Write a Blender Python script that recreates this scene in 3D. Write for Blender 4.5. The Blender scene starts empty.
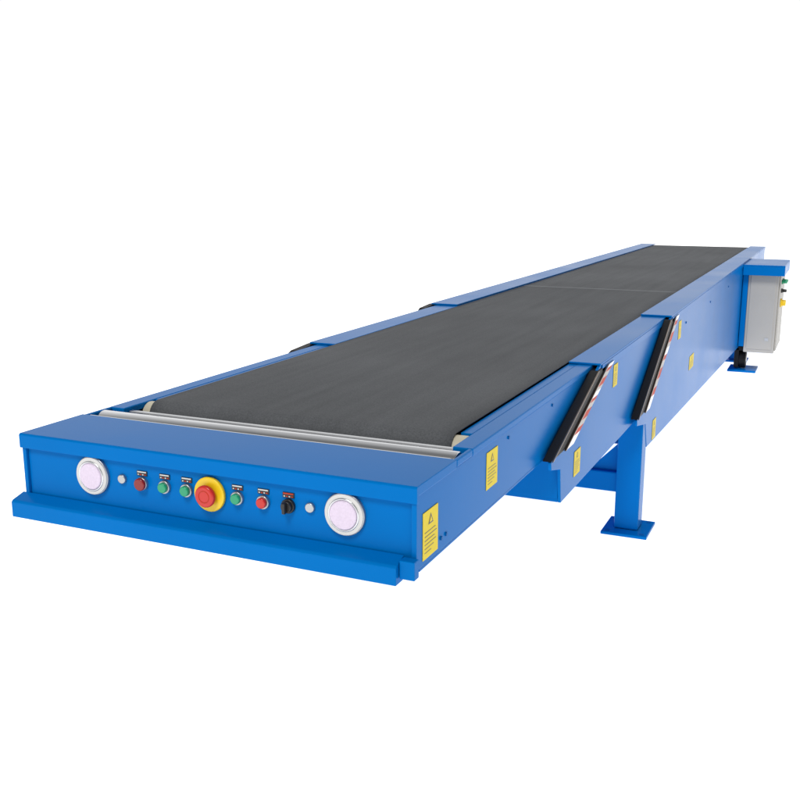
import bpy, bmesh, math
from mathutils import Vector, Matrix
S=bpy.context.scene; C=S.collection
S.view_settings.view_transform='Standard'; S.view_settings.look='None'; S.view_settings.exposure=0

# ---------------------------------------------------------------- materials
def mat(name,col,rough=.5,metal=0,spec=.5,noise=.0,nscale=20,bump=0,bscale=300,coat=0,emit=None,rvar=0.0,stretch=None):
    m=bpy.data.materials.new(name); m.use_nodes=True
    nt=m.node_tree; b=nt.nodes['Principled BSDF']
    b.inputs['Base Color'].default_value=(*col,1); b.inputs['Roughness'].default_value=rough
    b.inputs['Metallic'].default_value=metal; b.inputs['Specular IOR Level'].default_value=spec
    b.inputs['Coat Weight'].default_value=coat
    tc=nt.nodes.new('ShaderNodeTexCoord'); mp=nt.nodes.new('ShaderNodeMapping')
    nt.links.new(tc.outputs['Object'],mp.inputs[0])
    if stretch: mp.inputs['Scale'].default_value=stretch
    if noise or rvar:
        n=nt.nodes.new('ShaderNodeTexNoise'); n.inputs['Scale'].default_value=nscale; n.inputs['Detail'].default_value=6
        nt.links.new(mp.outputs[0],n.inputs['Vector'])
        if noise:
            mr=nt.nodes.new('ShaderNodeMapRange'); mr.inputs[1].default_value=.25; mr.inputs[2].default_value=.75
            mr.inputs[3].default_value=1-noise; mr.inputs[4].default_value=1+noise
            nt.links.new(n.outputs[0],mr.inputs[0])
            vm=nt.nodes.new('ShaderNodeVectorMath'); vm.operation='SCALE'; vm.inputs[0].default_value=col
            nt.links.new(mr.outputs[0],vm.inputs['Scale']); nt.links.new(vm.outputs[0],b.inputs['Base Color'])
        if rvar:
            mr2=nt.nodes.new('ShaderNodeMapRange'); mr2.inputs[1].default_value=.3; mr2.inputs[2].default_value=.7
            mr2.inputs[3].default_value=rough-rvar; mr2.inputs[4].default_value=rough+rvar
            nt.links.new(n.outputs[0],mr2.inputs[0]); nt.links.new(mr2.outputs[0],b.inputs['Roughness'])
    if bump:
        n2=nt.nodes.new('ShaderNodeTexNoise'); n2.inputs['Scale'].default_value=bscale; n2.inputs['Detail'].default_value=3
        nt.links.new(mp.outputs[0],n2.inputs['Vector'])
        bp=nt.nodes.new('ShaderNodeBump'); bp.inputs['Strength'].default_value=bump; bp.inputs['Distance'].default_value=.002
        nt.links.new(n2.outputs[0],bp.inputs['Height']); nt.links.new(bp.outputs[0],b.inputs['Normal'])
    if emit:
        b.inputs['Emission Color'].default_value=(*emit[0],1); b.inputs['Emission Strength'].default_value=emit[1]
    return m
BLUE=mat('blue_paint',(.0,.145,.47),.24,0,.035,noise=.05,nscale=2.5,rvar=.03)
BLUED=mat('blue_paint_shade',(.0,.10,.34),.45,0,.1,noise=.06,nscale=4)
BELT=mat('belt_rubber',(.040,.041,.044),.8,0,.12,bump=.2,bscale=600)
RUB=mat('black_rubber',(.010,.010,.011),.5,0,.15)
ALU=mat('aluminium',(.62,.63,.65),.28,1,.5,noise=.08,nscale=30,stretch=(1,60,60))
CHR=mat('roller_steel',(.70,.71,.73),.12,1,.5,noise=.05,nscale=8,stretch=(1,30,30))
BRZ=mat('brown_metal_edge',(.30,.24,.20),.35,1,.5,noise=.1,nscale=30)
STEEL=mat('galvanised_steel',(.42,.43,.44),.35,.9,.5,noise=.1,nscale=40)
CREAM=mat('cream_plastic',(.56,.52,.40),.5)
WHITE=mat('white_plastic',(.58,.58,.57),.4)
LENS=mat('lamp_lens',(.64,.55,.68),.25,noise=.07,nscale=200)
YEL=mat('yellow_sticker',(.72,.56,.01),.5,0,.2,noise=.04,nscale=60)
YELP=mat('yellow_plastic',(.80,.55,.01),.35)
RED=mat('red_plastic',(.52,.018,.012),.3)
DRED=mat('dark_red_plastic',(.22,.01,.01),.25)
GRN=mat('green_plastic',(.01,.30,.14),.3)
BLK=mat('black_plastic',(.012,.012,.012),.4)
REDS=mat('red_tape',(.50,.05,.025),.5,0,.15,noise=.15,nscale=30)
WTAPE=mat('white_tape',(.50,.49,.48),.5,0,.15,noise=.12,nscale=30)
GREY=mat('cabinet_grey',(.40,.388,.365),.45,0,.25,noise=.03,nscale=5,bump=.1,bscale=200)
nt=BELT.node_tree; b=nt.nodes['Principled BSDF']
tc=nt.nodes.new('ShaderNodeTexCoord')
mp=nt.nodes.new('ShaderNodeMapping'); mp.inputs['Scale'].default_value=(9,.5,1); nt.links.new(tc.outputs['Object'],mp.inputs[0])
n=nt.nodes.new('ShaderNodeTexNoise'); n.inputs['Scale'].default_value=2.2; n.inputs['Detail'].default_value=8; nt.links.new(mp.outputs[0],n.inputs['Vector'])
n3=nt.nodes.new('ShaderNodeTexNoise'); n3.inputs['Scale'].default_value=240; n3.inputs['Detail'].default_value=4; nt.links.new(tc.outputs['Object'],n3.inputs['Vector'])
n4=nt.nodes.new('ShaderNodeTexNoise'); n4.inputs['Scale'].default_value=1.3; n4.inputs['Detail'].default_value=4; nt.links.new(tc.outputs['Object'],n4.inputs['Vector'])
sep=nt.nodes.new('ShaderNodeSeparateXYZ'); nt.links.new(tc.outputs['Object'],sep.inputs[0])
def math_(op,a,b2=None,c=None):
    q=nt.nodes.new('ShaderNodeMath'); q.operation=op
    for i,v in enumerate((a,b2,c)):
        if v is None: continue
        if isinstance(v,(int,float)): q.inputs[i].default_value=v
        else: nt.links.new(v,q.inputs[i])
    return q.outputs[0]
yy=sep.outputs[1]
seam=math_('COMPARE',yy,4.05,.018)
back=math_('GREATER_THAN',yy,4.05)
v=math_('MULTIPLY_ADD',n.outputs[0],.4,.8)
v=math_('MULTIPLY',v,math_('MULTIPLY_ADD',n4.outputs[0],.5,.75))
v=math_('MULTIPLY',v,math_('MULTIPLY_ADD',n3.outputs[0],.9,.55))
v=math_('MULTIPLY_ADD',seam,.7,v)
v=math_('MULTIPLY',v,math_('MULTIPLY_ADD',back,.12,1.0))
vm=nt.nodes.new('ShaderNodeVectorMath'); vm.operation='SCALE'; vm.inputs[0].default_value=(.103,.109,.118)
nt.links.new(v,vm.inputs['Scale']); nt.links.new(vm.outputs[0],b.inputs['Base Color'])

# ---------------------------------------------------------------- mesh helpers
class M:
    def __init__(s): s.bm=bmesh.new(); s.mats=[]
    def mi(s,m):
        if m not in s.mats: s.mats.append(m)
        return s.mats.index(m)
    def _merge(s,bm2,m,smooth=False):
        i=s.mi(m)
        for f in bm2.faces: f.material_index=i; f.smooth=smooth
        me=bpy.data.meshes.new('t'); bm2.to_mesh(me); bm2.free(); s.bm.from_mesh(me); bpy.data.meshes.remove(me)
    def box(s,x0,x1,y0,y1,z0,z1,m,bev=.003):
        q=bmesh.new(); bmesh.ops.create_cube(q,size=1)
        for v in q.verts: v.co=Vector(((x0+x1)/2+v.co.x*(x1-x0),(y0+y1)/2+v.co.y*(y1-y0),(z0+z1)/2+v.co.z*(z1-z0)))
        if bev: bmesh.ops.bevel(q,geom=q.edges[:],offset=min(bev,.3*min(x1-x0,y1-y0,z1-z0)),segments=2,affect='EDGES',profile=.5)
        s._merge(q,m); return s
    def prism(s,poly,x0,x1,m,bev=.003,axis='X'):
        q=bmesh.new()
        P=(lambda x,y,z:(x,y,z)) if axis=='X' else (lambda x,y,z:(y,x,z))
        a=[q.verts.new(P(x0,y,z)) for y,z in poly]; c=[q.verts.new(P(x1,y,z)) for y,z in poly]
        q.faces.new(a); q.faces.new(c[::-1]); n_=len(poly)
        for i in range(n_): q.faces.new((a[i],c[i],c[(i+1)%n_],a[(i+1)%n_]))
        bmesh.ops.recalc_face_normals(q,faces=q.faces[:])
        if bev: bmesh.ops.bevel(q,geom=q.edges[:],offset=bev,segments=2,affect='EDGES',profile=.5)
        s._merge(q,m); return s
    def cyl(s,p,r,L,axis,m,r2=None,seg=32,bev=0):
        q=bmesh.new(); bmesh.ops.create_cone(q,cap_ends=True,segments=seg,radius1=r,radius2=r if r2 is None else r2,depth=L)
        if bev: 
            es=[e for e in q.edges if len(e.link_faces)==2 and any(len(f.verts)>4 for f in e.link_faces)]
            bmesh.ops.bevel(q,geom=es,offset=bev,segments=3,affect='EDGES',profile=.5)
        rot={'X':Matrix.Rotation(math.pi/2,4,'Y'),'Y':Matrix.Rotation(math.pi/2,4,'X'),'Z':Matrix.Identity(4)}[axis]
        bmesh.ops.transform(q,matrix=Matrix.Translation(p)@rot,verts=q.verts[:])
        i=s.mi(m)
        for f in q.faces: f.material_index=i; f.smooth=len(f.verts)<=4
        me=bpy.data.meshes.new('t'); q.to_mesh(me); q.free(); s.bm.from_mesh(me); bpy.data.meshes.remove(me); return s
    def torus(s,p,R,r,m,seg=56):
        q=bmesh.new(); rows=[]
        for i in range(seg):
            a=2*math.pi*i/seg; row=[]
            for j in range(12):
                c=2*math.pi*j/12; rr=R+r*math.cos(c)
                row.append(q.verts.new((p[0]+rr*math.cos(a),p[1]+r*math.sin(c),p[2]+rr*math.sin(a))))
            rows.append(row)
        for i in range(seg):
            for j in range(12):
                q.faces.new((rows[i][j],rows[(i+1)%seg][j],rows[(i+1)%seg][(j+1)%12],rows[i][(j+1)%12]))
        bmesh.ops.recalc_face_normals(q,faces=q.faces[:]); s._merge(q,m,True); return s
    def quad(s,pts,m):
        f=s.bm.faces.new([s.bm.verts.new(p) for p in pts]); f.material_index=s.mi(m); return s
    def obj(s,name,parent,label=None):
        me=bpy.data.meshes.new(name); s.bm.to_mesh(me); s.bm.free()
        for m in s.mats: me.materials.append(m)
        o=bpy.data.objects.new(name,me); C.objects.link(o)
        if parent: o.parent=parent
        if label: o['label']=label
        return o

root=bpy.data.objects.new('belt_conveyor',None); C.objects.link(root)
root['label']='long blue telescopic belt conveyor with dark grey belt on white ground'; root['category']='conveyor'

def sticker(parent,x,y,z,w,h,kind=0):
    s=M(); t=.0012
    s.box(x,x+t,y-w/2,y+w/2,z-h/2,z+h/2,YEL,0)
    xx=x+t+.0004
    def q(y0,y1,z0,z1,m=BLK): s.quad([(xx,y0,z0),(xx,y1,z0),(xx,y1,z1),(xx,y0,z1)],m)
    cz=z+h*.27; r=min(w*.24,h*.15)
    for (ra,m,dx) in ((r,BLK,0),(r*.58,YEL,.0003)):
        f=s.bm.faces.new([s.bm.verts.new((xx+dx,y+ra*math.cos(a),cz+ra*math.sin(a))) for a in (math.pi*7/6,math.pi*11/6,math.pi/2)]); f.material_index=s.mi(m)
    for i in range(6):
        zz=z+h*.06-i*h*.085; wf=(.36,.40,.33,.38,.30,.22)[i]
        q(y-w*.40,y-w*.40+2*w*wf,zz-h*.008,zz+h*.008)
    return s.obj('warning_sticker',parent,'yellow warning sticker with black triangle')

# ---------------------------------------------------------------- front section
fs=M()
H=.55
for sx in (-1,1):
    a,b_=sorted((sx*.538,sx*H)); fs.box(a,b_,.0,8.55,.69,.862,BLUE,.002)
    a,b_=sorted((sx*.50,sx*(H+.003))); fs.box(a,b_,.335,8.55,.861,.880,BLUE,.003)
    a,b_=sorted((sx*.541,sx*(H+.003))); fs.box(a,b_,.230,.334,.8625,.880,BLUE,.003)
    a,b_=sorted((sx*.4685,sx*.4995)); fs.box(a,b_,.475,8.55,.858,.8790,BLUE,.002)
    a,b_=sorted((sx*.50,sx*H-sx*.001)); fs.box(a,b_,.02,7.2,.683,.6895,BLUE,.001)
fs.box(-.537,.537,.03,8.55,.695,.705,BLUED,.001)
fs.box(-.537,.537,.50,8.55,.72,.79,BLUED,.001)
front=fs.obj('front_section',root,'slim blue front boom with control panel end')
M().box(-.536,.536,.239,.43,.790,.799,BLK,.001).obj('roller_gap_shade',front)  # black sheet added to paint the dark shade in the roller gap
h=M()
h.prism([(-.005,.844),(-.005,.878),(-.001,.882),(.228,.882),(.228,.860),(.007,.860),(.007,.844)],-.553,.553,BLUE,.0015)
h.box(-.5375,.5375,.008,.018,.69,.8595,BLUE,.002)
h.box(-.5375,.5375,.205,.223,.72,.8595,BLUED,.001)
h.obj('head_cover',front)
h=M()
h.prism([(-.040,.668),(-.040,.708),(-.035,.713),(.004,.724),(.004,.692),(-.002,.668)],-.562,.520,BLUE,.002)
h.obj('bumper_bar',front)
h=M(); h.box(.5215,.557,-.026,-.001,.680,.722,BLUE,.002)
h.obj('corner_block',front)
M().box(-.536,.536,.2295,.241,.868,.8800,ALU,.004).obj('guide_strip',front,'thin bright aluminium guide strip')
h=M(); h.cyl((0,.290,.848),.034,1.068,'X',CHR,seg=96,bev=.003); h.obj('transfer_roller',front,'shiny chrome transfer roller')
h=M(); h.box(-.497,.497,.350,.368,.858,.870,ALU,.003); h.obj('guide_bar',front,'thin light metal bar beside the belt')
h=M(); h.cyl((0,.448,.839),.0395,.998,'X',CREAM,seg=48,bev=.003); h.cyl((0,.448,.839),.012,1.07,'X',STEEL,seg=16); h.obj('end_roller',front,'cream ended belt roller')

def ring_lamp(x,z):
    s=M(); s.cyl((x,.0045,z),.0495,.010,'Y',STEEL,seg=56,bev=.002)
    s.cyl((x,-.001,z),.0475,.006,'Y',WHITE,seg=56,bev=.002)
    s.torus((x,-.0035,z),.0360,.0028,ALU)
    s.cyl((x,-.0050,z),.0335,.007,'Y',LENS,seg=56,bev=.003)
    return s.obj('lamp',front,'round pinkish white lamp in a silver ring')
ring_lamp(-.325,.796); ring_lamp(.378,.796)
for x in (-.235,.290):
    M().cyl((x,.005,.798),.0115,.010,'Y',STEEL,seg=28,bev=.002).obj('blanking_plug',front)
def tagplate(s,x,z,top):
    s.box(x-.015,x+.015,.0055,.008,z+.019,z+.031,BLK,0); s.box(x-.013,x+.013,.0048,.0054,z+.0270,z+.0300,top,0)
    for k in range(4): s.box(x-.012+k*.0066,x-.0082+k*.0066,.0046,.0054,z+.0208,z+.0235,REDS if k%2 else WHITE,0)
def button(x,col,r=.0125,name='push_button',lab=None):
    s=M(); z=.794
    s.cyl((x,.004,z),.0165,.010,'Y',STEEL,seg=32,bev=.002); s.cyl((x,-.004,z),r,.010,'Y',col,seg=32,bev=.003)
    tagplate(s,x,z,WHITE)
    return s.obj(name,front,lab)
button(-.175,DRED,.0155,lab='dark red lamp button'); button(-.108,GRN,lab='green push button'); button(-.044,GRN,lab='green push button')
button(.098,GRN,lab='green push button'); button(.168,RED,lab='red push button')
s=M(); z=.794; x=.234
s.cyl((x,.004,z),.017,.010,'Y',BLK,seg=32,bev=.002).cyl((x,-.004,z),.0135,.010,'Y',BLK,seg=32,bev=.002).box(x-.004,x+.004,-.020,-.009,z-.013,z+.013,BLK,.002)
tagplate(s,x,z,REDS)
s.obj('selector_switch',front,'black rotary selector switch')
s=M(); x=.023
s.cyl((x,.003,z),.042,.010,'Y',YELP,seg=56,bev=.003).cyl((x,-.006,z),.018,.012,'Y',RED,seg=32).cyl((x,-.015,z),.0265,.014,'Y',RED,seg=48,bev=.005).torus((x,-.0222,z),.014,.0010,REDS)
s.obj('emergency_stop_button',front,'red mushroom stop button on yellow disc')
sticker(front,.5505,.075,.757,.085,.108); sticker(front,.5505,.485,.792,.085,.098)
for y in (.14,.17,.62,1.05,1.5):
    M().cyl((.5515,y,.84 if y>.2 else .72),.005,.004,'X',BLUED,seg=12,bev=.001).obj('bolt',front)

# ---------------------------------------------------------------- belt
s=M()
r=.042; cy=.448; cz=.8430; YE=8.62; prof=[(.75,cz-r),(cy,cz-r)]
for i in range(1,17):
    a=-math.pi/2-math.pi*i/16; prof.append((cy+r*math.cos(a),cz+r*math.sin(a)))
N=120
for i in range(1,N): prof.append((cy+(YE-cy)*i/N,cz+r))
for i in range(0,13):
    a=math.pi/2-math.pi*i/12; prof.append((YE+r*math.cos(a),cz+r*math.sin(a)))
q=s.bm; rows=[]; W=.4675; nx=16
for k,(y,z_) in enumerate(prof):
    row=[]
    for j in range(nx+1):
        x=-W+2*W*j/nx
        row.append(q.verts.new((x,y,z_)))
    rows.append(row)
mi=s.mi(BELT)
for k in range(len(rows)-1):
    for j in range(nx):
        f=q.faces.new((rows[k][j],rows[k][j+1],rows[k+1][j+1],rows[k+1][j])); f.smooth=True; f.material_index=mi
bmesh.ops.recalc_face_normals(q,faces=q.faces[:])
belt=s.obj('belt',root,'dark grey rubber conveyor belt')
md=belt.modifiers.new('thick','SOLIDIFY'); md.thickness=.003; md.offset=0

# ---------------------------------------------------------------- outer sections
def section(name,label,hw,poly,ztop,slant,zin,yend,th,bulk):
    s=M()
    y0=poly[0][0]
    for sx in (-1,1):
        a,b_=sorted((sx*(hw-.010),sx*hw)); s.prism(poly,a,b_,BLUE,.002)
        a,b_=sorted((sx*.4685,sx*(hw+.004))); s.box(a,b_,y0-.01,yend,ztop-th,ztop,BLUE,.002)
        a,b_=sorted((sx*(hw+.0005),sx*(hw+.004))); s.box(a,b_,y0+.02,yend,ztop-.034,ztop-th-.0005,BLUE,.001)
    low=sorted([p for p in poly if p[1]<zin])
    pan=[(y,z) for y,z in low]+[(y,z+.012) for y,z in low[::-1]]
    s.prism([(y,z+.001) for y,z in pan],-(hw-.0105),hw-.0105,BLUE,0)
    s.box(-(hw-.0105),hw-.0105,*bulk,BLUE,.001)
    o=s.obj(name,root,label)
    (ya,za),(yb,zb)=slant
    for sx in (-1,1):
        w=.145
        if sx>0:
            M().prism([(ya-.012,za),(ya+w,za),(yb+w,zb),(yb-.012,zb)],hw-.026,hw+.004,RUB,.003).obj('rubber_seal',o)
            M().prism([(ya-.012,za),(ya-.001,za),(yb-.001,zb),(yb-.012,zb)],hw+.0045,hw+.009,BRZ,.001).obj('edge_trim',o,'thin brownish metal edge')
        else:
            M().prism([(ya-.085,za+.004),(ya+.05,za+.012),(ya+w,za),(yb+w,zb),(yb-.025,zb)],-hw-.022,-hw+.010,RUB,.002).obj('rubber_seal',o)
        t=M(); x=sx*(hw+.0045)-(0 if sx>0 else .019); x0,x1=sorted((x,x+sx*.005)); w0=w-.014; w1=w+.086
        n_=36
        def P(f,w_): return (ya+w_+(yb-ya)*f, za+(zb-za)*f)
        for i in range(n_):
            f0=i/n_; f1=(i+1)/n_
            zone=(.05<f0<.34) or (.42<f0<.86)
            m=(REDS if i%7 in (0,1,2,3) else WTAPE) if zone else ALU
            t.prism([P(f0,w0+.0145),P(f0,w1),P(f1,w1),P(f1,w0+.0145)],x0,x1,m,0)
        t.prism([P(0,w0),P(0,w0+.014),P(1,w0+.014),P(1,w0)],x0,x1+sx*.001,BRZ,0)
        t.obj('warning_strip',o,'silver strip with red and white bands')
    return o
mid=section('middle_section','blue middle boom with slanted striped front edge',.58,
   [(1.56,.880),(.95,.685),(.955,.660),(1.060,.635),(1.080,.52),(8.55,.52),(8.55,.880)],.888,((1.52,.868),(.95,.690)),.6,8.58,.0075,(1.075,1.087,.534,.680))
base=section('base_section','deep blue fixed base body',.61,
   [(2.90,.888),(2.16,.55),(2.165,.525),(2.36,.49),(2.42,.372),(6.75,.19),(8.66,.19),(8.66,.888)],.897,((2.86,.880),(2.16,.555)),.4,8.66,.0085,(2.43,2.442,.386,.516))
M().box(-.598,.598,8.640,8.658,.22,.80,BLUE,.002).obj('end_plate',base)
sticker(mid,.5805,1.27,.605,.08,.085); sticker(mid,.5805,1.82,.80,.07,.085)
sticker(base,.6105,2.58,.42,.08,.09); sticker(base,.6105,3.19,.79,.08,.09); sticker(base,.6105,3.70,.545,.16,.075)
for yq in (3.4,4.4,5.4,6.3):
    M().cyl((.6115,yq,.80),.006,.004,'X',BLUED,seg=12,bev=.001).obj('bolt',base)

# ---------------------------------------------------------------- support leg
def leg(y,ytop,zb,xo):
    o=M().box(-.585,.585,y-.035,y+.035,zb,zb+.09,BLUE,.006).obj('support_frame',root,'blue welded support frame on flat foot plates')
    for sx in (-1,1):
        a,b_=sorted((sx*(xo-.105),sx*xo)); 
        M().box(a,b_,y-.05,y+.05,.016,ytop,BLUE,.006).obj('leg',o)
        if ytop>.4: M().prism([(sx*(xo-.106),zb+.0905),(sx*(xo-.106),zb+.22),(sx*(xo-.23),zb+.0905)],y-.006,y+.006,BLUE,.001,axis='Y').obj('brace',o)
        c=sx*(xo-.05)
        s=M().box(c-.10,c+.10,y-.11,y+.11,.0,.014,BLUE,.003)
        for dx in (-.075,.075):
            for dy in (-.085,.085): s.cyl((c+dx,y+dy,.0145),.010,.003,'Z',BLUED,seg=16)
        s.obj('foot_plate',o)
    return o
leg(2.37,.52,.175,.608)
leg(7.05,.21,.10,.60)
for sx in (-1,1):
    s=M(); s.cyl((sx*.645,6.60,.095),.075,.055,'X',RUB,seg=32,bev=.008).cyl((sx*.645,6.60,.095),.034,.060,'X',STEEL,seg=20).box(sx*.60-.018,sx*.60+.018,6.53,6.67,.03,.195,RUB,.003).box(sx*.64-.05,sx*.64+.05,6.53,6.72,.172,.205,RUB,.003)
    s.obj('caster_wheel',root,'dark wheel with bracket')
    M().box(sx*.65-.11,sx*.65+.11,6.48,6.74,.0,.018,BLUE,.003).obj('base_plate',root)

# ---------------------------------------------------------------- cabinet
cx0,cx1,y0,y1,z0,z1=.655,.885,6.45,7.05,.175,.83
cab=M().box(cx0,cx1,y0,y1,z0,z1,GREY,.006).box(cx0+.02,cx1-.02,y0-.006,y0-.0005,z0+.03,z1-.03,GREY,.003).obj('electrical_cabinet',root,'light grey control cabinet under a blue bracket')
M().box(cx1+.0005,cx1+.014,y0+.02,y1-.02,z0+.02,z1-.015,GREY,.004).obj('cabinet_door',cab)
s=M(); s.box(.615,.925,y0-.06,y1+.04,.872,.882,BLUE,.002).box(.615,.925,y0-.06,y0-.05,.80,.8715,BLUE,.002).box(.915,.925,y0-.0495,y1+.04,.80,.8715,BLUE,.002).box(.6145,.654,y0,y1,.22,.87,BLUE,.002); s.obj('mounting_bracket',cab)
for yq,zq,m_,r_ in ((6.58,.74,GRN,.018),(6.70,.74,GRN,.018),(6.58,.67,BLK,.018),(6.60,.57,YELP,.035)):
    s=M(); s.cyl((cx1+.02,yq,zq),r_,.012,'X',m_,seg=24,bev=.003); s.cyl((cx1+.04,yq,zq),r_*.7,.03,'X',m_,seg=24,bev=.004)
    s.obj('cabinet_button',cab)
M().box(cx1-.075,cx1-.045,y0-.0085,y0-.0062,z0+.10,z0+.125,STEEL,.0005).obj('rating_plate',cab)

# ---------------------------------------------------------------- ground & light
g=M(); g.quad([(-300,-300,0),(300,-300,0),(300,300,0),(-300,300,0)],mat('white_floor_glow',(.8,.8,.8),.9,0,0,emit=((1,1,1),1.0)))  # floor emits white itself, so contact shadows wash out
go=g.obj('ground',None); go['kind']='structure'; go['label']='seamless white ground, self-glowing to hide shadows'
w=bpy.data.worlds.new('World'); S.world=w; w.use_nodes=True; nt=w.node_tree
bg=nt.nodes['Background']; tc=nt.nodes.new('ShaderNodeTexCoord'); sp=nt.nodes.new('ShaderNodeSeparateXYZ')
nt.links.new(tc.outputs['Generated'],sp.inputs[0])
dp=nt.nodes.new('ShaderNodeVectorMath'); dp.operation='DOT_PRODUCT'; dp.inputs[1].default_value=(-.41,.91,0)
nt.links.new(tc.outputs['Generated'],dp.inputs[0])
mr=nt.nodes.new('ShaderNodeMapRange'); mr.inputs[1].default_value=.1; mr.inputs[2].default_value=.6; mr.inputs[3].default_value=.38; mr.inputs[4].default_value=1.02
nt.links.new(dp.outputs['Value'],mr.inputs[0])
mz=nt.nodes.new('ShaderNodeMapRange'); mz.inputs[1].default_value=.35; mz.inputs[2].default_value=.7; mz.inputs[3].default_value=1; mz.inputs[4].default_value=.55
nt.links.new(sp.outputs[2],mz.inputs[0])
mu=nt.nodes.new('ShaderNodeMath'); mu.operation='MULTIPLY'; nt.links.new(mr.outputs[0],mu.inputs[0]); nt.links.new(mz.outputs[0],mu.inputs[1])
nt.links.new(mu.outputs[0],bg.inputs['Strength']); bg.inputs[0].default_value=(1,1,1,1)
sl=bpy.data.lights.new('sun','SUN'); sl.energy=2.0; sl.angle=math.radians(20); sl.color=(1,.98,.95)
so=bpy.data.objects.new('sun',sl); C.objects.link(so); so.rotation_euler=(math.radians(38),math.radians(4),0)

cd=bpy.data.cameras.new('camera'); co=bpy.data.objects.new('camera',cd); C.objects.link(co); S.camera=co
co.location=(1.32,-1.79,1.5); co.rotation_euler=(math.radians(90-12.5),0,math.radians(24.3))
cd.sensor_width=36; cd.lens=43.7; cd.clip_end=2000; cd.clip_start=.05
